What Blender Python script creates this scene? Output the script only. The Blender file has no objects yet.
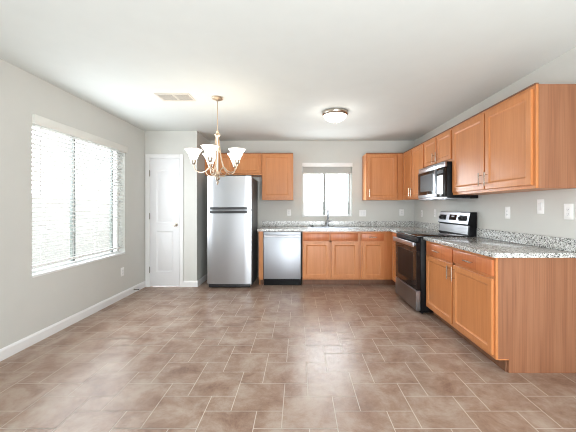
import bpy, bmesh, math, random
from mathutils import Vector, Matrix
random.seed(7)
PI = math.pi
SC = bpy.context.scene
COL = SC.collection

# ------------------------------------------------------------ camera, sky, lights, exposure
cam_d = bpy.data.cameras.new('camera'); cam = bpy.data.objects.new('camera', cam_d); COL.objects.link(cam)
cam_d.sensor_width = 36.0; cam_d.lens = 18.75; cam_d.shift_x = -0.0191; cam_d.shift_y = -0.0139
cam_d.clip_start = 0.05; cam_d.clip_end = 200
cam.location = (0, 0, 1.25); cam.rotation_euler = (PI/2, 0, 0)
SC.camera = cam

world = bpy.data.worlds.new('sky'); SC.world = world; world.use_nodes = True
bg = world.node_tree.nodes['Background']
bg.inputs[0].default_value = (0.86, 0.93, 1.0, 1); bg.inputs[1].default_value = 9.0

def area(name, loc, rot, sx, sy, power, color=(1, 1, 1), spread=180):
    l = bpy.data.lights.new(name, 'AREA'); l.shape = 'RECTANGLE'; l.size = sx; l.size_y = sy
    l.energy = power; l.color = color; l.spread = math.radians(spread)
    o = bpy.data.objects.new(name, l); COL.objects.link(o); o.location = loc; o.rotation_euler = rot
    return o
area('added_ceiling_fill', (0.4, -0.9, 0.8), (PI-0.72, 0, 0), 3.2, 1.8, 112, (0.93, 0.97, 1.0))  # added fill lamp behind the camera, tilted up to brighten ceiling and room
area('added_rear_fill', (1.13, -2.42, 1.2), (PI/2, 0, 0), 1.5, 2.1, 30, (0.93, 0.97, 1.0))  # added fill lamp, standing in for daylight from the unseen door
area('daylight_left_window', (-2.40, 3.48, 1.38), (0, -PI/2, 0), 1.45, 1.4, 22, (0.90, 0.95, 1.0))
area('daylight_kitchen_window', (0.51, 5.40, 1.56), (-PI/2, 0, 0), 0.85, 0.85, 13, (0.92, 0.96, 1.0))

SC.view_settings.view_transform = 'Standard'; SC.view_settings.look = 'None'
SC.view_settings.gamma = 1.0; SC.view_settings.use_curve_mapping = False
SC.view_settings.exposure = 0.32
SC.cycles.use_denoising = True; SC.cycles.filter_width = 1.0
SC.cycles.max_bounces = 10; SC.cycles.diffuse_bounces = 6; SC.cycles.glossy_bounces = 4
SC.cycles.sample_clamp_indirect = 2.5
SC.cycles.caustics_reflective = False; SC.cycles.caustics_refractive = False

# ------------------------------------------------------------ materials
def new_mat(name):
    m = bpy.data.materials.new(name); m.use_nodes = True
    return m, m.node_tree, m.node_tree.nodes['Principled BSDF']
def setp(p, color=None, rough=None, metal=None, spec=None, emis=None, es=None, coat=None):
    if color is not None: p.inputs['Base Color'].default_value = (*color, 1)
    if rough is not None: p.inputs['Roughness'].default_value = rough
    if metal is not None: p.inputs['Metallic'].default_value = metal
    if spec is not None: p.inputs['Specular IOR Level'].default_value = spec
    if emis is not None: p.inputs['Emission Color'].default_value = (*emis, 1)
    if es is not None: p.inputs['Emission Strength'].default_value = es
    if coat is not None: p.inputs['Coat Weight'].default_value = coat
def node(t, kind, **kw):
    n = t.nodes.new(kind)
    for k, v in kw.items(): setattr(n, k, v)
    return n
def ramp(t, stops):
    r = t.nodes.new('ShaderNodeValToRGB')
    while len(r.color_ramp.elements) < len(stops): r.color_ramp.elements.new(0.5)
    for e, (p, c) in zip(r.color_ramp.elements, stops): e.position = p; e.color = (*c, 1)
    return r
def mapped(t, scale, coord='Object'):
    tc = t.nodes.new('ShaderNodeTexCoord'); mp = t.nodes.new('ShaderNodeMapping')
    mp.inputs['Scale'].default_value = scale
    t.links.new(tc.outputs[coord], mp.inputs['Vector'])
    return mp
def plain(name, color, rough=0.5, metal=0.0, bump=0.0, bscale=200, var=0.03, **kw):
    m, t, p = new_mat(name); setp(p, color, rough, metal, **kw)
    mp = mapped(t, (1, 1, 1)); n = node(t, 'ShaderNodeTexNoise'); n.inputs['Scale'].default_value = 6
    t.links.new(mp.outputs[0], n.inputs['Vector'])
    lo = tuple(c*(1-var) for c in color); hi = tuple(min(1, c*(1+var)) for c in color)
    r = ramp(t, [(0.3, lo), (0.7, hi)]); t.links.new(n.outputs['Fac'], r.inputs[0]); t.links.new(r.outputs[0], p.inputs['Base Color'])
    if bump:
        n2 = node(t, 'ShaderNodeTexNoise'); n2.inputs['Scale'].default_value = bscale; n2.inputs['Detail'].default_value = 3
        t.links.new(mp.outputs[0], n2.inputs['Vector'])
        b = node(t, 'ShaderNodeBump'); b.inputs['Strength'].default_value = bump; b.inputs['Distance'].default_value = 0.002
        t.links.new(n2.outputs['Fac'], b.inputs['Height']); t.links.new(b.outputs[0], p.inputs['Normal'])
    return m
def wood(name, dark, mid, light, rough=0.34, sx=9, sz=0.7, streak=0.5, figure=False):
    m, t, p = new_mat(name); setp(p, mid, rough, spec=0.45)
    tc = node(t, 'ShaderNodeTexCoord'); oi = node(t, 'ShaderNodeObjectInfo')
    ad = node(t, 'ShaderNodeVectorMath', operation='ADD')
    sc_ = node(t, 'ShaderNodeVectorMath', operation='SCALE'); sc_.inputs['Scale'].default_value = 7.0
    cb = node(t, 'ShaderNodeCombineXYZ')
    for k in range(3): t.links.new(oi.outputs['Random'], cb.inputs[k])
    t.links.new(cb.outputs[0], sc_.inputs[0]); t.links.new(tc.outputs['Object'], ad.inputs[0]); t.links.new(sc_.outputs[0], ad.inputs[1])
    mp = node(t, 'ShaderNodeMapping'); mp.inputs['Scale'].default_value = (sx, sx, sz); t.links.new(ad.outputs[0], mp.inputs['Vector'])
    n1 = node(t, 'ShaderNodeTexNoise'); n1.inputs['Scale'].default_value = 1.3; n1.inputs['Detail'].default_value = 3; n1.inputs['Distortion'].default_value = 0.8
    t.links.new(mp.outputs[0], n1.inputs['Vector'])
    mp2 = node(t, 'ShaderNodeMapping'); mp2.inputs['Scale'].default_value = (sx*14, sx*14, sz*5); t.links.new(ad.outputs[0], mp2.inputs['Vector'])
    n2 = node(t, 'ShaderNodeTexNoise'); n2.inputs['Scale'].default_value = 1.0; n2.inputs['Detail'].default_value = 4
    t.links.new(mp2.outputs[0], n2.inputs['Vector'])
    mx = node(t, 'ShaderNodeMix'); mx.inputs[0].default_value = streak
    t.links.new(n1.outputs['Fac'], mx.inputs[2]); t.links.new(n2.outputs['Fac'], mx.inputs[3])
    src = mx.outputs[0]
    if figure:
        w = node(t, 'ShaderNodeTexWave', wave_type='RINGS', rings_direction='SPHERICAL')
        mp3 = node(t, 'ShaderNodeMapping'); mp3.inputs['Scale'].default_value = (5.0, 5.0, 0.42); mp3.inputs['Location'].default_value = (0.4, -1.2, -0.2)
        t.links.new(tc.outputs['Object'], mp3.inputs['Vector']); t.links.new(mp3.outputs[0], w.inputs['Vector'])
        w.inputs['Scale'].default_value = 3.2; w.inputs['Distortion'].default_value = 5.0; w.inputs['Detail'].default_value = 2; w.inputs['Detail Scale'].default_value = 0.9
        mm = node(t, 'ShaderNodeMix'); mm.inputs[0].default_value = 0.16
        t.links.new(mx.outputs[0], mm.inputs[2]); t.links.new(w.outputs['Fac'], mm.inputs[3]); src = mm.outputs[0]
    r = ramp(t, [(0.28, dark), (0.5, mid), (0.72, light)])
    t.links.new(src, r.inputs[0]); t.links.new(r.outputs[0], p.inputs['Base Color'])
    b = node(t, 'ShaderNodeBump'); b.inputs['Strength'].default_value = 0.06; b.inputs['Distance'].default_value = 0.001
    t.links.new(n2.outputs['Fac'], b.inputs['Height']); t.links.new(b.outputs[0], p.inputs['Normal'])
    return m
def steel(name, color=(0.43, 0.44, 0.46), rough=0.33, vertical=True):
    m, t, p = new_mat(name); setp(p, color, rough, 1.0)
    p.inputs['Anisotropic'].default_value = 0.0
    mp = mapped(t, (220, 220, 1.0) if vertical else (1.0, 1.0, 300))
    n = node(t, 'ShaderNodeTexNoise'); n.inputs['Scale'].default_value = 1; n.inputs['Detail'].default_value = 2
    t.links.new(mp.outputs[0], n.inputs['Vector'])
    mr = node(t, 'ShaderNodeMapRange'); mr.inputs['To Min'].default_value = rough; mr.inputs['To Max'].default_value = rough+0.02
    t.links.new(n.outputs['Fac'], mr.inputs['Value']); t.links.new(mr.outputs[0], p.inputs['Roughness'])
    b = node(t, 'ShaderNodeBump'); b.inputs['Strength'].default_value = 0.05; b.inputs['Distance'].default_value = 0.0005
    t.links.new(n.outputs['Fac'], b.inputs['Height'])
    # the sheet steel of a door is never quite flat: slow waves across its width
    mp2 = mapped(t, (4.5, 4.5, 0.02)); n2 = node(t, 'ShaderNodeTexNoise'); n2.inputs['Scale'].default_value = 1; n2.inputs['Detail'].default_value = 0
    t.links.new(mp2.outputs[0], n2.inputs['Vector'])
    b2 = node(t, 'ShaderNodeBump'); b2.inputs['Strength'].default_value = 0.5; b2.inputs['Distance'].default_value = 0.006
    t.links.new(n2.outputs['Fac'], b2.inputs['Height']); t.links.new(b2.outputs[0], p.inputs['Normal'])
    return m
def granite(name):
    m, t, p = new_mat(name); setp(p, (0.6, 0.6, 0.58), 0.13, spec=0.5)
    mp = mapped(t, (1, 1, 1))
    v = node(t, 'ShaderNodeTexVoronoi'); v.inputs['Scale'].default_value = 165
    n0 = node(t, 'ShaderNodeTexNoise'); n0.inputs['Scale'].default_value = 38; n0.inputs['Detail'].default_value = 3
    t.links.new(mp.outputs[0], v.inputs['Vector']); t.links.new(mp.outputs[0], n0.inputs['Vector'])
    sp = node(t, 'ShaderNodeSeparateColor'); t.links.new(v.outputs['Color'], sp.inputs[0])
    r = ramp(t, [(0.0, (0.03, 0.03, 0.035)), (0.10, (0.07, 0.07, 0.075)), (0.15, (0.38, 0.39, 0.39)), (0.42, (0.56, 0.57, 0.56)), (0.66, (0.74, 0.75, 0.74))])
    t.links.new(sp.outputs[0], r.inputs[0])
    r2 = ramp(t, [(0.36, (0.42, 0.40, 0.38)), (0.5, (0.9, 0.9, 0.88)), (0.65, (1, 1, 1))]); t.links.new(n0.outputs['Fac'], r2.inputs[0])
    mx = node(t, 'ShaderNodeMix', data_type='RGBA', blend_type='MULTIPLY'); mx.inputs[0].default_value = 0.8
    t.links.new(r.outputs[0], mx.inputs[6]); t.links.new(r2.outputs[0], mx.inputs[7]); t.links.new(mx.outputs[2], p.inputs['Base Color'])
    return m
def tile_mat(name):
    m, t, p = new_mat(name); setp(p, (0.3, 0.2, 0.16), 0.3, spec=0.5)
    mp = mapped(t, (1, 1, 1))
    at = node(t, 'ShaderNodeAttribute', attribute_name='tile_tone')
    ofs = node(t, 'ShaderNodeVectorMath', operation='SCALE'); ofs.inputs['Scale'].default_value = 40
    t.links.new(at.outputs['Vector'], ofs.inputs[0])
    ad = node(t, 'ShaderNodeVectorMath', operation='ADD'); t.links.new(mp.outputs[0], ad.inputs[0]); t.links.new(ofs.outputs[0], ad.inputs[1])
    n = node(t, 'ShaderNodeTexNoise'); n.inputs['Scale'].default_value = 4.0; n.inputs['Detail'].default_value = 10; n.inputs['Roughness'].default_value = 0.76; n.inputs['Distortion'].default_value = 0.3
    t.links.new(ad.outputs[0], n.inputs['Vector'])
    r = ramp(t, [(0.34, TILE_DARK), (0.47, TILE_MID), (0.57, TILE_LIGHT), (0.72, TILE_PALE)])
    t.links.new(n.outputs['Fac'], r.inputs[0])
    sp = node(t, 'ShaderNodeSeparateXYZ'); t.links.new(at.outputs['Vector'], sp.inputs[0])
    mr = node(t, 'ShaderNodeMapRange'); mr.inputs['To Min'].default_value = 0.68; mr.inputs['To Max'].default_value = 1.22
    t.links.new(sp.outputs[0], mr.inputs['Value'])
    mx = node(t, 'ShaderNodeVectorMath', operation='SCALE'); t.links.new(r.outputs[0], mx.inputs[0]); t.links.new(mr.outputs[0], mx.inputs['Scale'])
    t.links.new(mx.outputs[0], p.inputs['Base Color'])
    mr2 = node(t, 'ShaderNodeMapRange'); mr2.inputs['To Min'].default_value = 0.27; mr2.inputs['To Max'].default_value = 0.42
    t.links.new(n.outputs['Fac'], mr2.inputs['Value']); t.links.new(mr2.outputs[0], p.inputs['Roughness'])
    b = node(t, 'ShaderNodeBump'); b.inputs['Strength'].default_value = 0.25; b.inputs['Distance'].default_value = 0.003
    t.links.new(n.outputs['Fac'], b.inputs['Height']); t.links.new(b.outputs[0], p.inputs['Normal'])
    return m
TILE_DARK = (0.28, 0.155, 0.105); TILE_MID = (0.44, 0.29, 0.215); TILE_LIGHT = (0.56, 0.42, 0.335); TILE_PALE = (0.67, 0.56, 0.475)

M = {}
M['wall'] = plain('greige_wall_paint', (0.575, 0.575, 0.545), 0.75, bump=0.12, bscale=120, var=0.01)
M['ceiling'] = plain('white_ceiling_paint', (0.68, 0.715, 0.70), 0.85, bump=0.15, bscale=90, var=0.01)
M['trim'] = plain('white_semigloss_trim', (0.74, 0.74, 0.74), 0.35, var=0.01)
M['door'] = plain('white_door_paint', (0.68, 0.68, 0.69), 0.4, var=0.01)
M['vinyl'] = plain('white_vinyl', (0.82, 0.82, 0.81), 0.35, var=0.01)
M['blind'] = plain('white_blind_slats', (0.86, 0.86, 0.85), 0.4, var=0.01)
M['valance'] = plain('cream_valance', (0.69, 0.685, 0.645), 0.45, var=0.02)
M['alum'] = plain('grey_aluminium_window_frame', (0.22, 0.235, 0.225), 0.4, 0.2)
M['wood'] = wood('maple_cabinet', (0.46, 0.170, 0.057), (0.53, 0.208, 0.073), (0.59, 0.252, 0.098))
M['wood_drawer'] = wood('maple_drawer_front', (0.40, 0.115, 0.038), (0.49, 0.155, 0.055), (0.56, 0.21, 0.08))
M['oak'] = wood('oak_end_panel', (0.20, 0.080, 0.039), (0.28, 0.120, 0.060), (0.33, 0.15, 0.080), rough=0.42, sx=14, sz=0.35, streak=0.8, figure=True)
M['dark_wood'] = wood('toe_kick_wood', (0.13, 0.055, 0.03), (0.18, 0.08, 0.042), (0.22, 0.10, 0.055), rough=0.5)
M['granite'] = granite('speckled_granite')
M['steel'] = steel('brushed_steel')
M['steel_h'] = steel('brushed_steel_horizontal', (0.48, 0.50, 0.54), 0.28, False)
M['steel_dark'] = steel('dark_brushed_steel', (0.30, 0.30, 0.31), 0.33, False)
M['steel_dw'] = steel('pale_brushed_steel', (0.46, 0.485, 0.53), 0.46, True)
M['chrome'] = plain('chrome', (0.75, 0.76, 0.78), 0.12, 1.0)
M['faucet'] = plain('satin_chrome_faucet', (0.30, 0.31, 0.33), 0.22, 1.0)
M['nickel'] = plain('brushed_nickel', (0.55, 0.50, 0.43), 0.25, 1.0)
M['bronze'] = plain('warm_nickel', (0.62, 0.50, 0.38), 0.3, 0.9)
M['black'] = plain('black_enamel', (0.006, 0.006, 0.007), 0.38, spec=0.15)
M['blackglass'] = plain('black_ceramic_glass', (0.006, 0.006, 0.007), 0.05, spec=0.4)
M['blackplastic'] = plain('black_plastic', (0.018, 0.018, 0.020), 0.4)
M['fridge_side'] = plain('dark_grey_fridge_side', (0.10, 0.10, 0.10), 0.45, bump=0.2, bscale=400)
M['grey_print'] = plain('grey_printed_marks', (0.45, 0.45, 0.45), 0.6)
M['plate'] = plain('white_plastic_plate', (0.80, 0.80, 0.79), 0.35, var=0.01)
M['slot'] = plain('dark_slot', (0.08, 0.08, 0.08), 0.6)
M['vent'] = plain('white_vent_metal', (0.66, 0.62, 0.55), 0.45)
M['vent_dark'] = plain('vent_shadow_interior', (0.10, 0.085, 0.07), 0.8)
M['tile'] = tile_mat('stone_look_tile'); M['grout'] = plain('pale_grout', (0.62, 0.56, 0.50), 0.8, bump=0.3, bscale=300)
M['hinge'] = plain('satin_hinge', (0.30, 0.29, 0.27), 0.35, 1.0)
m, t, p = new_mat('lit_frosted_glass_shade'); setp(p, (0.95, 0.93, 0.88), 0.3, emis=(1.0, 0.93, 0.82), es=1.6)
n = node(t, 'ShaderNodeTexNoise'); n.inputs['Scale'].default_value = 18; r = ramp(t, [(0.3, (1.0, 0.90, 0.76)), (0.7, (1.0, 0.96, 0.89))])
t.links.new(n.outputs['Fac'], r.inputs[0]); t.links.new(r.outputs[0], p.inputs['Emission Color']); M['shade'] = m
m, t, p = new_mat('lit_bulb'); setp(p, (1, 1, 1), 0.4, emis=(1.0, 0.86, 0.66), es=5); M['bulb'] = m
m = bpy.data.materials.new('window_glass'); m.use_nodes = True; t = m.node_tree; t.nodes.clear()
o = node(t, 'ShaderNodeOutputMaterial'); mx = node(t, 'ShaderNodeMixShader'); tr = node(t, 'ShaderNodeBsdfTransparent'); gl = node(t, 'ShaderNodeBsdfGlossy'); fr = node(t, 'ShaderNodeMath', operation='POWER'); lw_ = node(t, 'ShaderNodeLayerWeight'); t.links.new(lw_.outputs['Facing'], fr.inputs[0]); fr.inputs[1].default_value = 5.0
gl.inputs['Roughness'].default_value = 0.02; tr.inputs[0].default_value = (0.96, 0.98, 0.97, 1)
t.links.new(fr.outputs[0], mx.inputs[0]); t.links.new(tr.outputs[0], mx.inputs[1]); t.links.new(gl.outputs[0], mx.inputs[2]); t.links.new(mx.outputs[0], o.inputs[0])
M['glass'] = m
m, t, p = new_mat('pale_block_fence'); setp(p, (0.5, 0.48, 0.45), 0.9)
mp = mapped(t, (1, 1, 1), 'Object'); bt = node(t, 'ShaderNodeTexBrick'); bt.inputs['Scale'].default_value = 5.0
bt.inputs['Color1'].default_value = (0.22, 0.205, 0.19, 1); bt.inputs['Color2'].default_value = (0.19, 0.18, 0.17, 1); bt.inputs['Mortar'].default_value = (0.17, 0.16, 0.15, 1); bt.inputs['Mortar Size'].default_value = 0.03
sx = node(t, 'ShaderNodeSeparateXYZ'); cb = node(t, 'ShaderNodeCombineXYZ'); ad = node(t, 'ShaderNodeMath', operation='ADD')
t.links.new(mp.outputs[0], sx.inputs[0]); t.links.new(sx.outputs[0], ad.inputs[0]); t.links.new(sx.outputs[1], ad.inputs[1])
t.links.new(ad.outputs[0], cb.inputs[0]); t.links.new(sx.outputs[2], cb.inputs[1]); t.links.new(cb.outputs[0], bt.inputs['Vector']); t.links.new(bt.outputs[0], p.inputs['Base Color'])
M['block'] = m
M['stucco'] = plain('pale_stucco', (0.42, 0.41, 0.40), 0.9, bump=0.3, bscale=30)
M['gravel'] = plain('pale_gravel', (0.50, 0.46, 0.40), 0.95, bump=0.5, bscale=60, var=0.2)
M['leaf'] = plain('olive_leaves', (0.10, 0.14, 0.06), 0.7, var=0.4)
M['bark'] = plain('brown_bark', (0.16, 0.11, 0.08), 0.9, var=0.3)

# ------------------------------------------------------------ mesh helpers
class MB:
    def __init__(s): s.bm = bmesh.new()
    def box(s, x0, x1, y0, y1, z0, z1, bev=0.0, seg=2):
        b = bmesh.new()
        r = bmesh.ops.create_cube(b, size=1)
        for v in b.verts: v.co = Vector((x0+(v.co.x+.5)*(x1-x0), y0+(v.co.y+.5)*(y1-y0), z0+(v.co.z+.5)*(z1-z0)))
        if bev: bmesh.ops.bevel(b, geom=list(b.edges), offset=bev, segments=seg, affect='EDGES', profile=0.5)
        s.merge(b); return s
    def merge(s, b, mat=None):
        if mat is not None: bmesh.ops.transform(b, matrix=mat, verts=b.verts)
        me = bpy.data.meshes.new('tmp'); b.to_mesh(me); b.free(); s.bm.from_mesh(me); bpy.data.meshes.remove(me)
    def prism(s, pts, axis, a0, a1, bev=0.0):
        """polygon pts extruded along axis: 'x' pts=(y,z); 'y' pts=(x,z); 'z' pts=(x,y)"""
        b = bmesh.new()
        f = {'x': lambda p, a: (a, p[0], p[1]), 'y': lambda p, a: (p[0], a, p[1]), 'z': lambda p, a: (p[0], p[1], a)}[axis]
        A = [b.verts.new(f(p, a0)) for p in pts]; B = [b.verts.new(f(p, a1)) for p in pts]
        n = len(pts); b.faces.new(A); b.faces.new(B[::-1])
        for i in range(n): b.faces.new((A[i], B[i], B[(i+1) % n], A[(i+1) % n]))
        bmesh.ops.recalc_face_normals(b, faces=b.faces)
        if bev: bmesh.ops.bevel(b, geom=list(b.edges), offset=bev, segments=2, affect='EDGES')
        s.merge(b); return s
    def rings(s, loops, cap0=True, cap1=True, closed=False):
        b = bmesh.new(); R = [[b.verts.new(p) for p in L] for L in loops]
        n = len(loops[0]); K = len(R)
        for i in range(K if closed else K-1):
            A, B = R[i], R[(i+1) % K]
            for j in range(n): b.faces.new((A[j], A[(j+1) % n], B[(j+1) % n], B[j]))
        if not closed:
            if cap0: b.faces.new(R[0][::-1])
            if cap1: b.faces.new(R[-1])
        bmesh.ops.recalc_face_normals(b, faces=b.faces); s.merge(b); return s
    def lathe(s, prof, c=(0, 0, 0), seg=28, axis='z', cap0=True, cap1=True):
        L = []
        for r, h in prof:
            ring = []
            for k in range(seg):
                a = 2*PI*k/seg; u, v = max(r, 1e-4)*math.cos(a), max(r, 1e-4)*math.sin(a)
                q = {'z': (u, v, h), 'y': (u, h, v), 'x': (h, u, v)}[axis]
                ring.append((c[0]+q[0], c[1]+q[1], c[2]+q[2]))
            L.append(ring)
        return s.rings(L, cap0, cap1)
    def tube(s, pts, r, seg=10, closed=False):
        P = [Vector(p) for p in pts]; L = []; up = None; n = len(P)
        for i, p in enumerate(P):
            a = P[(i-1) % n] if (closed or i > 0) else p; b_ = P[(i+1) % n] if (closed or i < n-1) else p
            tg = (b_-a).normalized()
            if up is None: up = tg.orthogonal().normalized()
            up = (up - tg*up.dot(tg)).normalized(); sd = tg.cross(up)
            rr = r[i] if isinstance(r, (list, tuple)) else r
            L.append([tuple(p + up*rr*math.cos(2*PI*k/seg) + sd*rr*math.sin(2*PI*k/seg)) for k in range(seg)])
        return s.rings(L, closed=closed)
    def sphere(s, c, r, sc=(1, 1, 1), seg=20):
        b = bmesh.new(); bmesh.ops.create_uvsphere(b, u_segments=seg, v_segments=seg//2, radius=r)
        s.merge(b, Matrix.Translation(c) @ Matrix.Diagonal((*sc, 1))); return s
    def build(s, name, mat, parent=None, smooth=True, loc=None):
        me = bpy.data.meshes.new(name); bmesh.ops.recalc_face_normals(s.bm, faces=s.bm.faces) if len(s.bm.faces) < 20000 else None
        s.bm.to_mesh(me); s.bm.free(); me.materials.append(M[mat])
        if smooth:
            me.shade_smooth() if hasattr(me, 'shade_smooth') else None
            me.set_sharp_from_angle(angle=math.radians(35))
        o = bpy.data.objects.new(name, me); COL.objects.link(o)
        if parent is not None: o.parent = parent
        if loc: o.location = loc
        return o
def tag(o, label=None, cat=None, group=None, kind=None):
    if label: o['label'] = label
    if cat: o['category'] = cat
    if group: o['group'] = group
    if kind: o['kind'] = kind
    return o
def thing(name, label, cat, loc=(0, 0, 0), rz=0.0, group=None):
    o = bpy.data.objects.new(name, None); o.empty_display_size = 0.1; COL.objects.link(o)
    o.location = loc; o.rotation_euler = (0, 0, rz); return tag(o, label, cat, group)
def struct(name, mb, mat, smooth=False):
    o = mb.build(name, mat, smooth=smooth); tag(o, kind='structure'); return o

# ------------------------------------------------------------ room measures
XL, XR, YB, YP, XP, H, YF = -2.445, 2.10, 5.46, 4.762, -1.619, 2.475, -2.5
T = 0.14
WL = (2.747, 4.216, 0.608, 2.107)        # left window: y0,y1,z0,z1
WK = (0.062, 0.966, 1.093, 2.07)         # kitchen window: x0,x1,z0,z1
DP = (-2.365, -1.90, 2.035)              # pantry door slab: x0,x1,top

# floor: hopscotch of large and small square tiles
def floor():
    bm = bmesh.new(); lay = bm.loops.layers.float_vector.new('tile_tone') if hasattr(bm.loops.layers, 'float_vector') else None
    ax, bx, ay, by, g = 0.3196, 0.1598, 0.293, 0.1465, 0.0026
    tones = []
    def quad(x0, x1, y0, y1, z, mi, tone):
        x0, x1 = max(x0, XL), min(x1, XR); y0, y1 = max(y0, YF), min(y1, YB)
        if x1-x0 < .004 or y1-y0 < .004: return
        f = bm.faces.new([bm.verts.new(p) for p in ((x0, y0, z), (x1, y0, z), (x1, y1, z), (x0, y1, z))]); f.material_index = mi; tones.append(tone)
    quad(XL, XR, YF, YB, -0.0015, 1, (0, 0, 0))
    for i in range(-40, 41):
        for j in range(-40, 41):
            ox = -0.10 + i*bx + j*ax; oy = 1.70 + i*ay - j*by
            if ox < XL-.6 or ox > XR+.3 or oy < YF-.6 or oy > YB+.3: continue
            quad(ox+g, ox+ax-g, oy+g, oy+ay-g, 0, 0, (random.random(), random.random(), random.random()))
            quad(ox+g, ox+bx-g, oy+ay+g, oy+ay+by-g, 0, 0, (random.random(), random.random(), random.random()))
    # solid slab under the tiles
    r = bmesh.ops.create_cube(bm, size=1, matrix=Matrix.Translation(((XL+XR)/2, (YF+YB)/2, -0.052)) @ Matrix.Diagonal((XR-XL+2*T, YB-YF+2*T, 0.1, 1)))
    me = bpy.data.meshes.new('floor')
    for f in bm.faces[len(tones):] if False else []: pass
    bm.faces.ensure_lookup_table()
    for f in bm.faces[len(tones):]: f.material_index = 1
    bm.to_mesh(me); nf = len(bm.faces); bm.free()
    tones += [(0, 0, 0)]*(nf-len(tones))
    at = me.attributes.new('tile_tone', 'FLOAT_VECTOR', 'FACE')
    at.data.foreach_set('vector', [c for tpl in tones for c in tpl])
    me.materials.append(M['tile']); me.materials.append(M['grout'])
    o = bpy.data.objects.new('floor', me); COL.objects.link(o); tag(o, kind='structure')
floor()
struct('ceiling', MB().box(XL-T, XR+T, YF-T, YB+T, H, H+0.12), 'ceiling')
struct('wall_left', MB().box(XL-T, XL, YF-T, WL[0], 0, H).box(XL-T, XL, WL[1], YP, 0, H).box(XL-T, XL, WL[0], WL[1], 0, WL[2]).box(XL-T, XL, WL[0], WL[1], WL[3], H), 'wall')
struct('wall_right', MB().box(XR, XR+T, YF-T, YB+T, 0, H), 'wall')
struct('wall_back', MB().box(XP-.02, WK[0], YB, YB+T, 0, H).box(WK[1], XR, YB, YB+T, 0, H).box(WK[0], WK[1], YB, YB+T, 0, WK[2]).box(WK[0], WK[1], YB, YB+T, WK[3], H), 'wall')
struct('wall_pantry', MB().box(XL-T, DP[0]-.012, YP, YP+.12, 0, H).box(DP[1]+.012, XP, YP, YP+.12, 0, H).box(DP[0]-.012, DP[1]+.012, YP, YP+.12, DP[2]+.012, H), 'wall')
struct('wall_alcove', MB().box(XP-.12, XP, YP+.12, YB, 0, H), 'wall')
struct('wall_front', MB().box(XL, .35, YF-T, YF, 0, H).box(1.95, XR, YF-T, YF, 0, H).box(.35, 1.95, YF-T, YF, 2.33, H), 'wall')

def base_profile(t=0.014, h=0.095): return [(0, 0), (t, 0), (t, h*.78), (t*.75, h*.9), (t*.35, h), (0, h)]
bp = base_profile()
struct('baseboard_left', MB().prism([(XL+u, v) for u, v in bp], 'y', YF, YP-.001), 'trim')
struct('baseboard_pantry', MB().prism([(YP-u, v) for u, v in bp], 'x', DP[1]+.066, XP+.014), 'trim')
struct('baseboard_alcove', MB().prism([(XP+u, v) for u, v in bp], 'y', YP+.0, YB-.001), 'trim')

# casing around the pantry door
c = .056
tr_ = MB()
tr_.box(DP[0]-.010-c, DP[0]-.010, YP-.016, YP+.0, 0, DP[2]+.010+c, .004).box(DP[1]+.010, DP[1]+.010+c, YP-.016, YP, 0, DP[2]+.010+c, .004)
tr_.box(DP[0]-.0105, DP[1]+.0105, YP-.016, YP, DP[2]+.010, DP[2]+.010+c, .004)
tr_.box(DP[0]-.012, DP[0]-.004, YP, YP+.11, 0, DP[2]+.008).box(DP[1]+.004, DP[1]+.012, YP, YP+.11, 0, DP[2]+.008).box(DP[0]-.004, DP[1]+.004, YP, YP+.11, DP[2]+.004, DP[2]+.012)
struct('trim_1', tr_, 'trim')

# pantry door: two moulded panels, the upper one with an arched head
def pantry_door():
    root = tag(bpy.data.objects.new('door_1', None), kind='structure'); COL.objects.link(root); root.location = (DP[0], YP+.004, 0)
    W, Ht = DP[1]-DP[0], DP[2]; mb = MB(); b0 = 0.012; s = .098
    x0, x1 = s, W-s
    def arch(z0, z1, rise, inset, n=14):
        a0, a1 = x0+inset, x1-inset; pts = [(a0, z0+inset), (a1, z0+inset)]
        for k in range(n+1):
            u = k/n; x = a1+(a0-a1)*u; pts.append((x, z1-inset + rise*math.sin(PI*u)))
        return pts
    # panels: z ranges
    P = [(0.235, 0.88, 0.0), (1.015, 1.82, 0.05)]
    mb.box(0, s, 0, .035, b0, Ht).box(W-s, W, 0, .035, b0, Ht).box(s, W-s, 0, .035, b0, P[0][0]).box(s, W-s, 0, .035, P[0][1], P[1][0])
    top = arch(P[1][0], P[1][1], P[1][2], 0)[2:]
    mb.prism(top + [(x0, Ht), (x1, Ht)], 'y', 0, .035)
    for z0, z1, rise in P:
        loops = []
        for ins, d in ((0, .0), (.006, .004), (.016, .009), (.030, .008), (.045, .003)):
            loops.append([(x, d, z) for x, z in arch(z0, z1, rise, ins)])
        mb.rings([[(x, .035, z) for x, _, z in loops[0]]] + loops)
    mb.build('door_panel', 'door', root)
    for z in (0.27, 1.12, 1.80):
        MB().box(-.010, .001, -.012, .004, z-.045, z+.045, .003).lathe([(.006, z-.05), (.006, z+.05)], (-.004, -.014, 0), 10).build('hinge', 'hinge', root)
    kx = W-.055; kb = MB().lathe([(.031, 0), (.030, -.006), (.012, -.010), (.011, -.030), (.024, -.040), (.029, -.052), (.024, -.064), (.008, -.068)], (kx, -.0, .985), 24, 'y')
    k = kb.build('door_knob', 'nickel', root)
pantry_door()

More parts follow.
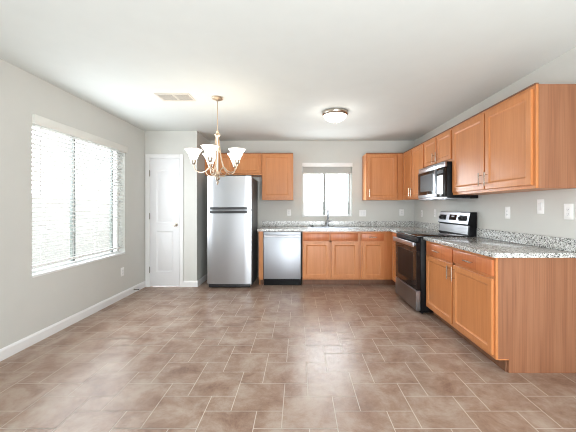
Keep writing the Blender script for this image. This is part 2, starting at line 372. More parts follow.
# ------------------------------------------------------------ windows
def win_left():
    root = tag(bpy.data.objects.new('window_1', None), kind='structure'); COL.objects.link(root); root.location = (XL, WL[0], WL[2])
    W, Hh = WL[1]-WL[0], WL[3]-WL[2]; xo = -T; xi = -T+.055; f = .045
    mb = MB().box(xo, xi, 0, f, 0, Hh, .003).box(xo, xi, W-f, W, 0, Hh, .003).box(xo, xi, f, W-f, 0, f, .003).box(xo, xi, f, W-f, Hh-f, Hh, .003)
    mb.build('window_frame', 'vinyl', root)
    MB().box(xo+.008, xi-.008, .620, .662, f, Hh-f, .003).build('meeting_rail', 'alum', root)
    MB().box(xo+.010, xi-.010, 1.328, 1.362, f, Hh-f, .003).build('sash_stile', 'alum', root)
    MB().box(xo+.024, xo+.030, f-.005, .625, f-.005, Hh-f+.005).build('pane', 'glass', root)
    MB().box(xo+.034, xo+.040, 0.657, W-f+.005, f-.005, Hh-f+.005).build('pane', 'glass', root)
    MB().box(xi, .006, 0.0, W, 0, .022, .004).build('window_sill', 'trim', root)
win_left()
def win_kitchen():
    root = tag(bpy.data.objects.new('window_2', None), kind='structure'); COL.objects.link(root); root.location = (WK[0], YB, WK[2])
    W, Hh = WK[1]-WK[0], WK[3]-WK[2]; yo = T; yi = T-.055; f = .032
    MB().box(0, f, yi, yo, 0, Hh, .003).box(W-f, W, yi, yo, 0, Hh, .003).box(f, W-f, yi, yo, 0, f, .003).box(f, W-f, yi, yo, Hh-f, Hh, .003).build('window_frame', 'vinyl', root)
    MB().box(W*.455-.025, W*.455+.02, yi+.01, yo-.008, f, Hh-f, .003).build('meeting_rail', 'alum', root)
    MB().box(W-f-.022, W-f+.001, yi+.012, yo-.01, f, Hh-f, .003).build('sash_stile', 'alum', root)
    MB().box(f-.004, W*.455-.02, yo-.03, yo-.024, f-.004, Hh-f+.004).build('pane', 'glass', root)
    MB().box(W*.455+.015, W-f-.018, yo-.042, yo-.036, f-.004, Hh-f+.004).build('pane', 'glass', root)
    MB().box(0, W, -.004, yi, 0, .018, .004).build('window_sill', 'trim', root)
win_kitchen()
# unseen glazed door, added in the wall behind the camera to let daylight in
root = tag(bpy.data.objects.new('added_glazed_door', None), kind='structure'); COL.objects.link(root); root.location = (.35, YF, 0)
mb = MB().box(0, 1.6, -.1, -.02, 0, .06, .004).box(0, 1.6, -.1, -.02, 2.27, 2.33, .004)
for x in (0, .765, 1.53): mb.box(x, x+.07, -.1, -.02, .06, 2.27, .004)
mb.build('window_frame', 'vinyl', root)
for x in (0, .765): MB().box(x+.065, x+.770, -.064, -.058, .055, 2.275).build('pane', 'glass', root)

# blinds
def blind_left():
    root = thing('window_blind', 'lowered white slatted blind covering the wide window on the left wall', 'blind', (XL, WL[0], WL[2]))
    W, Hh = WL[1]-WL[0], WL[3]-WL[2]
    MB().box(-.012, .028, -.0, W+.02, Hh-.085, Hh+.004, .004).build('valance', 'valance', root)
    MB().box(-.065, -.016, .008, W-.008, Hh-.05, Hh-.004, .003).build('headrail', 'blind', root)
    sl = MB(); n = 31; z0 = .128; z1 = Hh-.085; tilt = math.radians(-10)
    for k in range(n):
        z = z0+(z1-z0)*k/(n-1); b = bmesh.new(); bmesh.ops.create_cube(b, size=1)
        sl.merge(b, Matrix.Translation((-.040, W/2, z)) @ Matrix.Rotation(tilt, 4, 'Y') @ Matrix.Diagonal((.046, W-.02, .003, 1)))
    sl.build('slats', 'blind', root, smooth=False)
    MB().box(-.062, -.018,   .010, W-.010, .086, .104, .004).build('bottom_rail', 'blind', root)
    for y in (.17, W*.36, W*.64, W-.17):
        MB().box(-.0165, -.0150, y-.002, y+.002, .09, Hh-.05).box(-.0650, -.0635, y-.002, y+.002, .09, Hh-.05).build('ladder_cord', 'blind', root, smooth=False)
    MB().tube([(-.008, .10, Hh-.09), (-.010, .10, Hh-.75)], .004, 8).build('tilt_wand', 'vinyl', root)
blind_left()
def blind_kitchen():
    root = thing('window_blind', 'white blind drawn up into a stack at the top of the window over the sink', 'blind', (WK[0], YB, WK[3]))
    W = WK[1]-WK[0]
    MB().box(-.004, W+.004, -.028, .008, -.075, .0, .004).build('valance', 'blind', root)
    MB().box(.008, W-.008, .016, .065, -.05, -.004, .003).build('headrail', 'blind', root)
    s = MB()
    for k in range(22): s.box(.012, W-.012, .014, .064, -.066-.0052*k-.0028, -.066-.0052*k)
    s.build('slats', 'valance', root, smooth=False)
    MB().box(.012, W-.012, .014, .064, -.198, -.184, .003).build('bottom_rail', 'valance', root)
    MB().tube([(W*.455, -.004, -.07), (W*.455, -.006, -.60)], .0022, 6).build('pull_cord', 'valance', root)
blind_kitchen()

# ------------------------------------------------------------ cabinets
def rect_rings(x0, x1, z0, z1, yb, rings):
    L = [[(x0, yb, z0), (x1, yb, z0), (x1, yb, z1), (x0, yb, z1)]]
    for ins, y in rings: L.append([(x0+ins, y, z0+ins), (x1-ins, y, z0+ins), (x1-ins, y, z1-ins), (x0+ins, y, z1-ins)])
    return L
def pull(parent, x, z, vertical, y=-.020, L=.105):
    mb = MB(); h = L/2; yy = y-.028
    if vertical:
        mb.tube([(x, yy, z-h-.012), (x, yy, z+h+.012)], .0055, 10)
        for s in (-1, 1): mb.tube([(x, y+.001, z+s*h*.75), (x, yy, z+s*h*.75)], .0045, 8)
    else:
        mb.tube([(x-h-.012, yy, z), (x+h+.012, yy, z)], .0055, 10)
        for s in (-1, 1): mb.tube([(x+s*h*.75, y+.001, z), (x+s*h*.75, yy, z)], .0045, 8)
    return mb.build('handle', 'nickel', parent)
def cab_door(parent, x0, x1, z0, z1, handle=None, fr=.052):
    L = rect_rings(x0, x1, z0, z1, -.0005, [(0, -.016), (.003, -.019), (fr-.004, -.0195), (fr+.004, -.0135), (fr+.010, -.0105), (fr+.018, -.0105)])
    d = MB().rings(L).build('door', 'wood', parent)
    if handle: pull(d, handle[0], handle[1], True)
    return d
def cab_drawer(parent, x0, x1, z0, z1, handle=False, name='drawer'):
    L = rect_rings(x0, x1, z0, z1, -.0005, [(0, -.013), (.004, -.017), (.010, -.0195)])
    d = MB().rings(L).build(name, 'wood_drawer', parent)
    if handle: pull(d, (x0+x1)/2, (z0+z1)/2, False)
    return d
def cabinet(name, label, loc, rz, W, z0, z1, depth, frame, toe=False, cat='cabinet', end=None, group=None, hollow=False):
    """local: front at y=0 facing -Y, x 0..W, frame = list of (x0,x1,z0,z1) boxes of the face frame"""
    root = thing(name, label, cat, loc, rz, group)
    ff = .019
    lo = z0
    if hollow: MB().box(.001, .017, ff, depth, z0, z1).box(W-.017, W-.001, ff, depth, z0, z1).box(.017, W-.017, ff, depth, z0, z0+.018).box(.017, W-.017, depth-.012, depth, z0+.018, z1).build('carcass', 'wood', root, smooth=False)
    else: MB().box(.001, W-.001, ff, depth, z0, z1).build('carcass', 'wood', root, smooth=False)
    mb = MB()
    for a in frame: mb.box(a[0], a[1], 0, ff, a[2], a[3], .0015, 1)
    mb.build('face_frame', 'wood', root)
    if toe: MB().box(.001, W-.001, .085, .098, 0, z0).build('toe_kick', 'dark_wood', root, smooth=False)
    return root
def frame_list(W, z0, z1, stiles, rails, s=.04):
    F = [(0, s, z0, z1), (W-s, W, z0, z1)]
    for x in stiles: F.append((x-s/2, x+s/2, z0+s, z1-s))
    F += [(s, W-s, z0, z0+s), (s, W-s, z1-s, z1)]
    for z in rails: F.append((s, W-s, z-.02, z+.02))
    return F
UX_ = 1.79; BT = .876; BD = .61
YFACE = 4.815; XFACE = 1.49
BD2 = XR-XFACE-.002; UD2 = XR-UX_-.002; DZ = (.128, .705); RZ = (.726, .846)

# back run: end panel beside the dishwasher
root = thing('cabinet_end_panel', 'narrow maple end panel standing between the fridge and the dishwasher', 'cabinet panel', (-.648, YFACE, 0))
MB().box(0, .072, 0, .019, .1, BT, .0015, 1).build('face_stile', 'wood', root)
MB().prism([(.019, .1), (.085, .1), (.085, 0), (.60, 0), (.60, BT), (.019, BT)], 'x', 0, .018).build('side_panel', 'wood', root, smooth=False)
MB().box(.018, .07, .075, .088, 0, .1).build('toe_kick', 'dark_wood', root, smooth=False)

# sink base
W = .928
sb = cabinet('sink_base_cabinet', 'double-door maple base cabinet below the sink, right of the dishwasher', (.056, YFACE, 0), 0, W, .1, BT, BD, frame_list(W, .1, BT, [.449], [.715]), True, hollow=True)
cab_door(sb, .012, .432, *DZ); cab_door(sb, .464, .890, *DZ)
cab_drawer(sb, .012, .425, *RZ, name='false_drawer_front'); cab_drawer(sb, .446, .892, *RZ, name='false_drawer_front')
# 15 inch drawer base
W = .40
nb = cabinet('base_cabinet', 'narrow single-door maple base cabinet right of the sink cabinet in the corner', (.986, YFACE, 0), 0, W, .1, BT, BD-.005, frame_list(W, .1, BT, [], [.715])+[(W, XFACE-.986+.0, .1, BT)], True)
MB().box(W, XFACE-.986-.001, .07, .085, 0, .1).build('toe_kick', 'dark_wood', nb, smooth=False)
cab_door(nb, .030, .372, *DZ); cab_drawer(nb, .012, .372, *RZ, True)
# corner cabinet facing the room between the corner and the range
W = 5.45-4.285
cc = thing('corner_base_cabinet', 'corner maple base cabinet squeezed between the back run and the left side of the stove', 'cabinet', (XFACE, 5.45, 0), -PI/2)
MB().box(.001, W-.001, .019, BD2, .1, BT).build('carcass', 'wood', cc, smooth=False)
x0 = 5.45-YFACE
f = MB().box(x0, x0+.10, 0, .019, .1, BT, .0015, 1).box(W-.03, W, 0, .019, .1, BT, .0015, 1).box(x0+.10, W-.03, 0, .019, .1, .14, .0015, 1).box(x0+.10, W-.03, 0, .019, BT-.03, BT, .0015, 1).box(x0+.10, W-.03, 0, .019, .695, .735, .0015, 1)
f.build('face_frame', 'wood', cc)
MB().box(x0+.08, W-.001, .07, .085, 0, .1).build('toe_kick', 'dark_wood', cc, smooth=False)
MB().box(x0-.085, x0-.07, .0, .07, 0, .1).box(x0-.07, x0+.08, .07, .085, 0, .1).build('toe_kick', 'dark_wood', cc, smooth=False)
cab_door(cc, x0+.09, W-.012, *DZ, fr=.045); cab_drawer(cc, x0+.09, W-.012, *RZ, True)

# near base cabinet on the right wall
YE = 2.27; YS = 3.515
W = YS-YE
rb = cabinet('base_cabinet', 'wide two-door two-drawer maple base cabinet with an oak end panel, in front of the stove', (XFACE, YS, 0), -PI/2, W-.019, .1, BT, BD2, frame_list(W-.002, .1, BT, [.63], [.715]), True)
cab_door(rb, .040, .620, *DZ, handle=(.588, .625)); cab_door(rb, .641, 1.222, *DZ, handle=(.675, .625))
cab_drawer(rb, .040, .620, .722, .852, True); cab_drawer(rb, .641, 1.222, .728, .852, True)
ep = MB().prism([(.019, .105), (.098, .105), (.098, 0), (BD2, 0), (BD2, BT), (.019, BT)], 'x', W-.018, W-.001).build('end_panel', 'oak', rb, smooth=False); tag(ep, 'reddish oak-grained end panel')
MB().box(W-.022, W+.002, .0195, .098, .098, .106, .001, 1).build('toe_notch_trim', 'wood', rb)

# wall cabinets
UZ0, UZ1 = 1.40, 2.185
UY = YB-.31; UX = 1.79; UD = .305
def crown(root, x0, x1): 
    return MB().box(x0, x1, -.006, .02, UZ1, UZ1+.012, .003).build('top_moulding', 'dark_wood', root)
W = .975
fr_ = cabinet('wall_cabinet', 'short two-door maple wall cabinet above the refrigerator', (XP+.003, UY, 0), 0, W, 1.815, UZ1, UD, frame_list(W, 1.815, UZ1, [W*.5], []))
cab_door(fr_, .03, .468, 1.84, UZ1-.028, fr=.05); cab_door(fr_, .497, W-.028, 1.84, UZ1-.028, fr=.05); crown(fr_, 0, W)
W = .535
lw = cabinet('wall_cabinet', 'single-door maple wall cabinet between the refrigerator and the kitchen window', (-.636, UY, 0), 0, W, UZ0-.012, UZ1, UD, frame_list(W, UZ0-.012, UZ1, [], []))
cab_door(lw, .018, W-.035, UZ0+.022, UZ1-.022); crown(lw, 0, W)
W = .64
cw = cabinet('wall_cabinet', 'single-door maple wall cabinet just right of the kitchen window, facing the camera', (1.150, UY, 0), 0, W-.003, UZ0-.012, UZ1, UD, [(0, .04, UZ0-.012, UZ1), (.54, W-.003, UZ0-.012, UZ1), (.04, .54, UZ0-.012, UZ0+.028), (.04, .54, UZ1-.04, UZ1)])
cab_door(cw, .026, .525, UZ0+.012, UZ1-.022, handle=(.052, UZ0+.10)); crown(cw, 0, W-.003)
# corner section facing the room: Y 5.45 .. 4.27
W = 5.15-4.273
kw = cabinet('wall_cabinet', 'two-door maple wall cabinet in the corner, left of the microwave', (UX, 5.15, 0), -PI/2, W, UZ0-.012, UZ1, UD2, frame_list(W, UZ0-.012, UZ1, [W*.48], []))
cab_door(kw, .045, .410, UZ0+.012, UZ1-.022, handle=(.385, UZ0+.10)); cab_door(kw, .432, W-.012, UZ0+.012, UZ1-.022, handle=(.458, UZ0+.10)); crown(kw, .0, W)
W = .775
mw_ = cabinet('wall_cabinet', 'short two-door maple wall cabinet directly above the microwave', (UX, 4.268, 0), -PI/2, W, 1.80, UZ1, UD2, frame_list(W, 1.80, UZ1, [W*.5], []))
cab_door(mw_, .018, .372, 1.825, UZ1-.022, handle=(.340, 1.90), fr=.048); cab_door(mw_, .402, W-.018, 1.825, UZ1-.022, handle=(.434, 1.90), fr=.048); crown(mw_, 0, W)
W = 3.488-2.262
nw = cabinet('wall_cabinet', 'large two-door maple wall cabinet nearest the camera with an oak end panel', (UX, 3.488, 0), -PI/2, W-.019, UZ0, UZ1, UD2, frame_list(W-.002, UZ0, UZ1, [W*.505], []))
cab_door(nw, .018, W*.505-.008, UZ0+.028, UZ1-.028, handle=(W*.505-.046, UZ0+.125), fr=.058); cab_door(nw, W*.505+.010, W-.030, UZ0+.028, UZ1-.028, handle=(W*.505+.046, UZ0+.125), fr=.058)
crown(nw, 0, W)
ep = MB().box(W-.018, W-.001, .019, UD2, UZ0, UZ1).build('end_panel', 'oak', nw, smooth=False); tag(ep, 'reddish oak-grained end panel')

# ------------------------------------------------------------ worktops
CT = .914
SX0, SX1, SY0, SY1 = .17, .86, 4.87, 5.30      # sink cut-out
CF = 4.787
ct = thing('countertop', 'L-shaped speckled granite countertop along the back wall, around the sink', 'countertop', (0, 0, 0))
mb = MB()
LX = -.668; RX = XR-.002; by = YB-.002
mb.box(LX, SX0, CF, by, BT, CT).box(SX1, XFACE-.03, CF, by, BT, CT).box(SX0, SX1, CF, SY0, BT, CT).box(SX0, SX1, SY1, by, BT, CT)
mb.box(XFACE-.03, RX, 4.287, by, BT, CT)
mb.build('slab', 'granite', ct, smooth=False)
b = MB().box(LX, RX, by-.019, by, CT, CT+.10, .002, 1)
b.box(RX-.019, RX, 4.287, by-.019, CT, CT+.10, .002, 1).build('backsplash', 'granite', ct, smooth=False)
rt = thing('countertop', 'short speckled granite countertop on the right, between the stove and the near end panel', 'countertop', (0, 0, 0))
MB().box(XFACE-.035, RX, YE-.028, YS-.003, BT, CT, .005, 2).build('slab', 'granite', rt)
MB().box(RX-.019, RX, YE-.028, YS-.003, CT, CT+.10, .002, 1).build('backsplash', 'granite', rt, smooth=False)

# sink
sk = thing('kitchen_sink', 'stainless double bowl drop-in sink set in the back countertop under the window', 'sink', (0, 0, 0))
def bowl(x0, x1, y0, y1):
    L = []
    for ins, z in ((0, CT+.004), (.008, CT-.004), (.012, CT-.15), (.04, CT-.17)):
        L.append([(x0+ins, y0+ins, z), (x1-ins, y0+ins, z), (x1-ins, y1-ins, z), (x0+ins, y1-ins, z)])
    return L
sm = MB(); xm = (SX0+SX1)/2
sm.rings(bowl(SX0+.02, xm-.012, SY0+.02, SY1-.075), cap0=False); sm.rings(bowl(xm+.012, SX1-.02, SY0+.02, SY1-.075), cap0=False)
sm.build('bowls', 'steel_h', sk, smooth=False)
rim = MB().box(SX0-.018, SX1+.018, SY0-.018, SY0+.02, CT+.0005, CT+.007, .002, 1).box(SX0-.018, SX1+.018, SY1-.075, SY1+.018, CT+.0005, CT+.007, .002, 1)
rim.box(SX0-.018, SX0+.02, SY0+.02, SY1-.075, CT+.0005, CT+.007, .002, 1).box(SX1-.02, SX1+.018, SY0+.02, SY1-.075, CT+.0005, CT+.007, .002, 1).box(xm-.012, xm+.012, SY0+.02, SY1-.075, CT+.0005, CT+.007, .002, 1)
rim.build('rim', 'steel_h', sk)
# faucet
fa = thing('kitchen_faucet', 'tall chrome faucet with an upright spout standing behind the sink', 'faucet', (.50, 5.265, CT+.0072))
MB().box(-.10, .10, -.026, .026, 0, .010, .004).build('deck_plate', 'faucet', fa)
MB().lathe([(.026, .010), (.024, .03), (.019, .05), (.017, .13), (.014, .14)], (0, 0, 0), 20).build('body', 'faucet', fa)
pts = [(0, 0, .13), (0, 0, .26)] + [(0, -.065+.065*math.cos(a), .26+.065*math.sin(a)) for a in [PI*k/10 for k in range(1, 11)]] + [(0, -.13, .20)]
MB().tube(pts, .0105, 12).build('spout', 'faucet', fa)
MB().lathe([(.013, 0), (.015, -.05), (.012, -.06)], (0, -.13, .20), 14).build('spray_head', 'faucet', fa)
MB().tube([(.018, 0, .085), (.045, 0, .095), (.085, -.01, .125)], [.008, .007, .005], 10).build('lever', 'faucet', fa)
# stopper left beside the sink
ks = thing('sink_stopper', 'small black stopper lying on the sink rim left of the faucet', 'stopper', (.235, 5.262, CT+.0072))
MB().lathe([(.028, 0), (.030, .006), (.024, .012), (.008, .014), (.007, .024), (.011, .030), (.004, .033)], (0, 0, 0), 20).build('plug', 'blackplastic', ks)

# ------------------------------------------------------------ refrigerator
FX0, FX1, FY = -1.426, -.740, 4.65
fg = thing('refrigerator', 'tall stainless top-freezer refrigerator with dark grey sides beside the pantry wall', 'refrigerator', (FX0, FY, 0))
W = FX1-FX0
MB().box(.004, W-.004, .062, .745, .025, 1.735, .006).build('cabinet_body', 'fridge_side', fg)
def bowed(x0, x1, z0, z1, d=.055, bow=.012, n=12):
    pts = []
    for k in range(n+1):
        u = k/n; x = x0+(x1-x0)*u; e = min(u, 1-u); rr = .012*(1-min(1, e/.03))**2
        pts.append((x, -bow*math.sin(PI*u)+rr))
    pts += [(x1, d), (x0, d)]
    return MB().prism(pts, 'z', z0, z1)
fd = bowed(0, W, 1.226, 1.748).build('freezer_door', 'steel', fg)
ld = bowed(0, W, .075, 1.214).build('refrigerator_door', 'steel', fg)
MB().box(.05, W-.06, -.040, -.004, 1.230, 1.262, .006).build('handle', 'blackplastic', fd)
MB().box(.05, W-.06, -.040, -.004, 1.168, 1.208, .006).build('handle', 'blackplastic', ld)
MB().box(.02, W-.02, .02, .07, .018, .068, .004).build('kick_grille', 'blackplastic', fg)
for x in (.05, W-.05): MB().lathe([(.018, 0), (.018, .02), (.010, .024)], (x, .10, 0), 12).build('foot', 'blackplastic', fg)
MB().box(W-.09, W-.01, .01, .11, 1.748, 1.764, .004).build('hinge_cover', 'fridge_side', fg)
for zz in (1.220,): MB().box(W-.03, W+.004, .0, .05, 1.215, 1.225, .001).build('centre_hinge', 'blackplastic', fg)

# ------------------------------------------------------------ dishwasher
DX0, DX1 = -.568, .030
dw = thing('dishwasher', 'pale stainless dishwasher between the end panel and the sink cabinet', 'dishwasher', (DX0, YFACE, 0))
W = DX1-DX0
MB().box(.004, W-.004, .006, .56, .105, .868).build('tub', 'blackplastic', dw, smooth=False)
MB().box(.002, W-.002, -.022, .006, .115, .782, .004).build('door', 'steel_dw', dw)
MB().box(.002, W-.002, -.022, .006, .812, .866, .004).build('control_panel', 'steel_dw', dw)
MB().box(.004, W-.004, -.008, .006, .782, .812).box(W*.36, W*.64, -.016, -.004, .786, .806, .002, 1).build('handle_recess', 'steel_dark', dw)
MB().box(.0, W, .055, .07, .0, .105).build('toe_kick', 'black', dw, smooth=False)
MB().box(-.0, .001, -.004, .3, .1, .868).build('gap_seal', 'blackplastic', dw, smooth=False)

# ------------------------------------------------------------ range (local: faces -Y, then turned to face the room)
rg = thing('electric_range', 'freestanding black and stainless electric range between the right wall counters', 'stove', (1.40, 4.281, 0), -PI/2)
W = .758; D = .69
MB().box(.0, W, .03, D, .02, .905, .004).build('body', 'black', rg)
for x in (.04, W-.04):
    for y in (.06, D-.06): MB().lathe([(.016, 0), (.016, .021)], (x, y, 0), 10).build('foot', 'blackplastic', rg)
MB().box(-.004+.004, W, -.018, D-.06, .9055, .922, .005).build('cooktop', 'blackglass', rg)
for bx, by_, r0 in ((.20, .15, .105), (.56, .15, .08), (.20, .43, .08), (.56, .43, .105)):
    cbm = MB()
    for rr in (r0,):
        L = [[(bx+q*math.cos(2*PI*k/40), by_+q*math.sin(2*PI*k/40), .9221+dz) for k in range(40)] for q, dz in ((rr-.0015, 0), (rr-.0015, .0003), (rr+.0015, .0003), (rr+.0015, 0))]
        cbm.rings(L, closed=True)
    cbm.build('burner_ring', 'grey_print', rg, smooth=False)
MB().box(.004, W-.004, -.012, .028, .842, .900, .003).build('vent_trim', 'black', rg)
od = MB().box(.004, W-.004, -.022, .028, .285, .838, .002, 1).build('oven_door', 'blackglass', rg)
MB().box(.10, W-.10, -.0232, -.0222, .36, .72).build('oven_window', 'black', od, smooth=False)
hb = MB().box(.012, W-.006, -.062, -.044, .790, .846, .004)
for x in (.06, W-.06): hb.box(x-.014, x+.014, -.046, -.020, .800, .838, .004)
hb.build('oven_handle', 'steel_h', od)
MB().box(.004, W-.004, -.020, .028, .040, .272, .002, 1).build('storage_drawer', 'steel_dark', rg)
MB().box(.006, .014+.002, -.0225, -.0195, .045, .268).box(.004, W-.004, -.0225, -.0195, .262, .272, .001, 1).box(W-.016, W-.004, -.0225, -.0195, .045, .268).build('drawer_trim', 'steel_h', rg)
MB().box(.02, W-.02, .03, .06, .02, .04).build('toe_strip', 'black', rg, smooth=False)
# backguard, sloping face
bgx = MB().prism([(D-.095, .922), (D-.085, 1.04), (D-.105, 1.055), (D-.075, 1.195), (D-.06, 1.20), (D, 1.20), (D, .905), (D-.06, .905), (D-.06, .922)], 'x', 0.0, W)
bgx.build('backguard', 'black', rg)
def slope_y(z): return D-.105 + (z-1.055)/(1.195-1.055)*.030
def slab(x0, x1, z0, z1, off, mat, name, parent, th=.004):
    return MB().prism([(slope_y(z0)-off, z0), (slope_y(z0)-off-th, z0), (slope_y(z1)-off-th, z1), (slope_y(z1)-off, z1)], 'x', x0, x1).build(name, mat, parent, smooth=False)
cp = slab(.005, W-.005, 1.058, 1.192, .0005, 'steel_h', 'control_panel', rg)
slab(.30, .48, 1.095, 1.165, .005, 'blackglass', 'clock_display', cp, .002)
slab(.355, .425, 1.135, 1.152, .0072, 'grey_print', 'clock_digits', cp, .0006)
for a in (.055, .115): pass
slab(.035, .215, 1.09, 1.16, .005, 'black', 'knob_surround', cp, .0012); slab(.54, .72, 1.09, 1.16, .005, 'black', 'knob_surround', cp, .0012)
for x in (.085, .165, .585, .675):
    z = 1.125; y = slope_y(z)-.006
    kb = MB().lathe([(.027, 0), (.026, -.008), (.021, -.012), (.019, -.030), (.016, -.033)], (x, y, z), 20, 'y').box(x-.004, x+.004, y-.038, y-.030, z-.016, z+.016, .001, 1)
    kb.build('control_knob', 'blackplastic', cp)
MB().prism([(D-.094, .935), (D-.1, .935), (D-.09, 1.035), (D-.084, 1.035)], 'x', .02, W-.02).build('lower_panel', 'steel_dark', rg)

# ------------------------------------------------------------ microwave
mw = thing('microwave', 'stainless and black over-the-range microwave hung below the short wall cabinet', 'microwave', (1.705, 4.265, 0), -PI/2)
W = .757; D = .39
MB().box(0, W, .025, D, 1.365, 1.795, .003).build('body', 'black', mw)
MB().box(0, W, -.005, .027, 1.735, 1.797, .004).build('top_vent_panel', 'steel_h', mw)
sl = MB()
for k in range(18): sl.box(.05+.038*k, .078+.038*k, -.0058, -.0045, 1.778, 1.784)
sl.build('vent_slots', 'blackplastic', mw, smooth=False)
md = MB().box(0, W*.74, -.012, .026, 1.385, 1.733, .005).build('door', 'steel_h', mw)
MB().box(.012, W*.735, -.0135, -.0118, 1.425, 1.725, .0005, 1).build('door_glass', 'blackglass', md)
MB().box(.085, W*.62, -.0142, -.0134, 1.47, 1.69).build('window_mesh', 'black', md, smooth=False)
MB().box(W*.715, W*.738, -.026, -.012, 1.43, 1.72, .004).build('handle', 'steel_h', md)
cpn = MB().box(W*.745, W, -.010, .026, 1.385, 1.733, .004).build('control_panel', 'blackglass', mw)
MB().box(W*.775, W*.97, -.0108, -.0098, 1.665, 1.705).build('display', 'black', cpn, smooth=False)
MB().box(W*.775, W*.97, -.0108, -.0098, 1.42, 1.64).build('keypad', 'steel_dark', cpn, smooth=False)
MB().box(0, W, -.006, .3, 1.358, 1.383, .004).build('bottom_panel', 'steel_h', mw)
for gx in (.10, W-.30): MB().box(gx, gx+.20, .06, .20, 1.353, 1.358).build('grease_filter', 'steel_dark', mw, smooth=False)

# ------------------------------------------------------------ chandelier
def chandelier():
    cx, cy = -.905, 3.33
    root = thing('chandelier', 'five-arm warm nickel chandelier with lit frosted glass bell shades hanging from the ceiling', 'chandelier', (cx, cy, 0))
    MB().lathe([(.062, H), (.064, H-.008), (.058, H-.018), (.030, H-.028), (.012, H-.034)], (0, 0, 0), 30).build('canopy', 'bronze', root)
    MB().tube([(0, 0, H-.03), (0, 0, 2.10)], .005, 8).build('hanging_rod', 'bronze', root)
    MB().lathe([(.006, 2.115), (.018, 2.10), (.012, 2.085), (.030, 2.07), (.034, 2.06), (.022, 2.045), (.016, 2.03), (.016, 1.66), (.024, 1.65), (.030, 1.625), (.018, 1.60)], (0, 0, 0), 20).build('column', 'bronze', root)
    MB().lathe([(.020, 1.60), (.032, 1.585), (.026, 1.565), (.010, 1.555), (.016, 1.54), (.012, 1.525), (.003, 1.505)], (0, 0, 0), 18).build('finial', 'nickel', root)
    R_ = .250; zc = 1.766
    prof_o = [(.028, 0), (.034, .010), (.044, .035), (.058, .070), (.078, .100), (.092, .118)]
    prof = prof_o + [(r-.004, z+.001) for r, z in prof_o[::-1]]
    for k in range(5):
        a = math.radians(268+72*k); ux, uy = math.cos(a), math.sin(a)
        P = lambda r, z: (ux*r, uy*r, z)
        # from the top of the column sweeping down and out, then up into the cup
        ctrl = [(.016, 2.03), (.030, 1.93), (.050, 1.80), (.095, 1.685), (.165, 1.640), (.222, 1.655), (.246, 1.70), (R_, zc-.03)]
        pts = []
        for i in range(len(ctrl)-1):
            p0 = ctrl[max(i-1, 0)]; p1 = ctrl[i]; p2 = ctrl[i+1]; p3 = ctrl[min(i+2, len(ctrl)-1)]
            for s in range(5):
                u = s/5
                f = lambda q: .5*((2*p1[q])+(-p0[q]+p2[q])*u+(2*p0[q]-5*p1[q]+4*p2[q]-p3[q])*u*u+(-p0[q]+3*p1[q]-3*p2[q]+p3[q])*u**3)
                pts.append(P(f(0), f(1)))
        pts.append(P(*ctrl[-1]))
        arm = MB().tube(pts, .0055, 8)
        # scroll from the column foot curling up under the arm
        sc = []
        for i in range(26):
            th = -PI*.5 + 1.75*PI*i/25; rr = .052-.020*i/25
            sc.append(P(.075+rr*math.cos(th)*1.0, 1.655+rr*math.sin(th)))
        arm.tube([P(.018, 1.615), P(.045, 1.603)] + sc, .004, 6)
        arm.build('arm', 'bronze', root)
        MB().lathe([(.006, -.045), (.022, -.035), (.030, -.012), (.031, .002), (.012, .006)], P(R_, zc), 18).build('cup', 'nickel', root)
        sh = MB().lathe(prof, P(R_, zc), 28, cap0=False, cap1=False).build('glass_shade', 'shade', root)
        MB().sphere(P(R_, zc+.055), .020, (1, 1, 1.3), 14).build('bulb', 'bulb', sh)
        l = bpy.data.lights.new('chandelier_bulb_light', 'POINT'); l.energy = 0.6; l.color = (1.0, .80, .58); l.shadow_soft_size = .03
        lo = bpy.data.objects.new('chandelier_bulb_light', l); COL.objects.link(lo); lo.parent = root; lo.location = P(R_, zc+.135)
chandelier()

# flush ceiling light
cl = thing('ceiling_light', 'round flush-mount ceiling light with a frosted glass bowl and nickel rim', 'ceiling light', (.460, 3.83, 0))
MB().lathe([(.150, H), (.166, H-.006), (.168, H-.022), (.160, H-.040), (.150, H-.048), (.142, H-.040)], (0, 0, 0), 40).build('rim', 'nickel', cl)
MB().lathe([(.146, H-.042), (.140, H-.066), (.120, H-.092), (.085, H-.114), (.04, H-.126), (.004, H-.130)], (0, 0, 0), 40, cap0=False).build('glass_bowl', 'shade', cl)
MB().lathe([(.003, H-.126), (.012, H-.131), (.010, H-.140), (.004, H-.148)], (0, 0, 0), 14).build('finial', 'nickel', cl)
l = bpy.data.lights.new('ceiling_bowl_light', 'POINT'); l.energy = 3.5; l.color = (1, .95, .88); l.shadow_soft_size = .12
lo = bpy.data.objects.new('ceiling_bowl_light', l); COL.objects.link(lo); lo.parent = cl; lo.location = (0, 0, H-.26)

# ceiling register
cv = thing('ceiling_vent', 'rectangular two-section air register in the ceiling left of the chandelier', 'vent', (-1.36, 3.31, H))
fx, fy = .185, .115
MB().box(-fx, fx, -fy, -fy+.022, -.008, 0, .002, 1).box(-fx, fx, fy-.022, fy, -.008, 0, .002, 1).box(-fx, -fx+.022, -fy+.022, fy-.022, -.008, 0, .002, 1).box(fx-.022, fx, -fy+.022, fy-.022, -.008, 0, .002, 1).box(-.012, .012, -fy+.022, fy-.022, -.008, 0, .002, 1).build('frame', 'vent', cv)
MB().box(-fx+.02, fx-.02, -fy+.02, fy-.02, -.0015, -.0002).build('backing', 'vent_dark', cv, smooth=False)
lv = MB()
for sgn in (-1, 1):
    for k in range(7):
        y = -fy+.034+k*.027; b = bmesh.new(); bmesh.ops.create_cube(b, size=1)
        lv.merge(b, Matrix.Translation((sgn*.0875, y, -.0065)) @ Matrix.Rotation(math.radians(0), 4, 'X') @ Matrix.Diagonal((.148, .014, .0015, 1)))
lv.build('louvres', 'vent', cv, smooth=False)

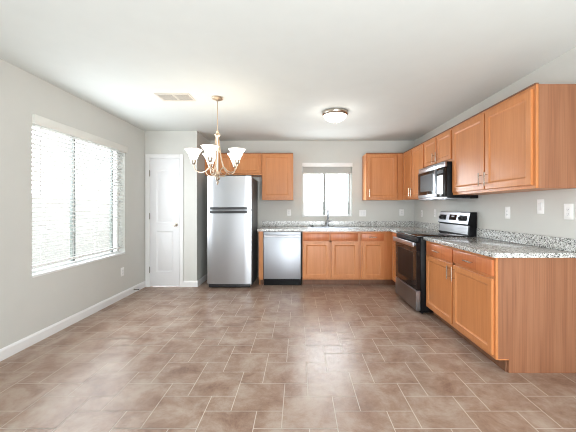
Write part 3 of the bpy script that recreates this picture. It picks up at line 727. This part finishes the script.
# ------------------------------------------------------------ outlets and switches (local: faces -Y)
def plate(name, label, cat, loc, rz, w, h, kind):
    root = thing(name, label, cat, loc, rz)
    MB().box(-w/2, w/2, -.006, 0, -h/2, h/2, .002).build('cover_plate', 'plate', root)
    n = len(kind)
    for i, k in enumerate(kind):
        x = (i-(n-1)/2)*.046
        if k == 's':
            MB().prism([(-.006, -.033), (-.009, -.030), (-.012, .030), (-.006, .033)], 'x', x-.0165, x+.0165).build('rocker', 'trim', root, smooth=False)
        else:
            f = MB().box(x-.0165, x+.0165, -.0085, -.006, -.033, .033, .001, 1).build('receptacle', 'trim', root)
            s = MB()
            for z in (-.018, .016): s.box(x-.008, x-.006, -.0089, -.0084, z-.005, z+.005).box(x+.006, x+.008, -.0089, -.0084, z-.004, z+.004).box(x-.002, x+.002, -.0089, -.0084, z-.012, z-.008)
            s.build('slots', 'slot', f, smooth=False)
R90 = -PI/2; L90 = PI/2
plate('wall_outlet', 'white outlet low on the left wall below the far end of the window', 'outlet', (XL, 4.15, .368), L90, .072, .118, 'o')
plate('wall_outlet', 'white outlet on the back wall above the dishwasher, left of the window', 'outlet', (-.182, YB, 1.165), 0, .072, .118, 'o')
plate('wall_switch', 'white double switch plate on the back wall just right of the window', 'switch', (1.158, YB, 1.155), 0, .125, .118, 'ss')
plate('wall_outlet', 'white outlet on the back wall near the corner, beneath the wall cabinet', 'outlet', (1.868, YB, 1.168), 0, .085, .118, 'o')
plate('wall_outlet', 'white outlet on the right wall near the corner, farthest left of the stove', 'outlet', (XR, 5.12, 1.155), R90, .072, .118, 'o')
plate('wall_outlet', 'white outlet on the right wall immediately left of the stove backguard', 'outlet', (XR, 4.62, 1.17), R90, .072, .118, 'o')
plate('wall_outlet', 'white outlet on the right wall closest to the stove, above the near counter', 'outlet', (XR, 3.017, 1.203), R90, .072, .120, 'o')
plate('wall_switch', 'white switch plate higher than its neighbours on the right wall above the near counter', 'switch', (XR, 2.604, 1.262), R90, .072, .126, 's')
plate('wall_outlet', 'white outlet at the right edge of the photo, nearest the camera', 'outlet', (XR, 2.334, 1.222), R90, .080, .124, 'o')

# spring door stop on the left baseboard
ds = thing('door_stop', 'small spring door stop at the foot of the left wall before the pantry door', 'door stop', (XL+.0145, 4.42, .05), 0)
pts = [(.008+.055*i/60, .006*math.cos(i*1.2), .006*math.sin(i*1.2)) for i in range(61)]
MB().lathe([(.011, 0), (.010, .008), (.006, .010)], (0, 0, 0), 12, 'x').build('mount', 'hinge', ds)
MB().tube(pts, .0014, 5).build('spring', 'hinge', ds)
MB().lathe([(.008, .062), (.009, .072), (.006, .076)], (0, 0, 0), 12, 'x').build('bumper', 'blackplastic', ds)

# ------------------------------------------------------------ outdoors, seen only through the glass
struct('trim_2', MB().box(-14, 14, -12, 16, -.30, -.12), 'gravel')
bpy.data.objects['trim_2'].name = 'ground'
bw = MB().box(-5.4, -5.2, -8, 12, -.12, 1.50).build('block_fence', 'block', smooth=False); tag(bw, 'pale concrete block fence seen through the blind of the left window', 'fence')
bw = MB().box(-5.2, 8, 9.0, 9.2, -.12, 1.42).build('block_fence', 'stucco', smooth=False); tag(bw, 'pale concrete block fence seen through the window over the sink', 'fence')
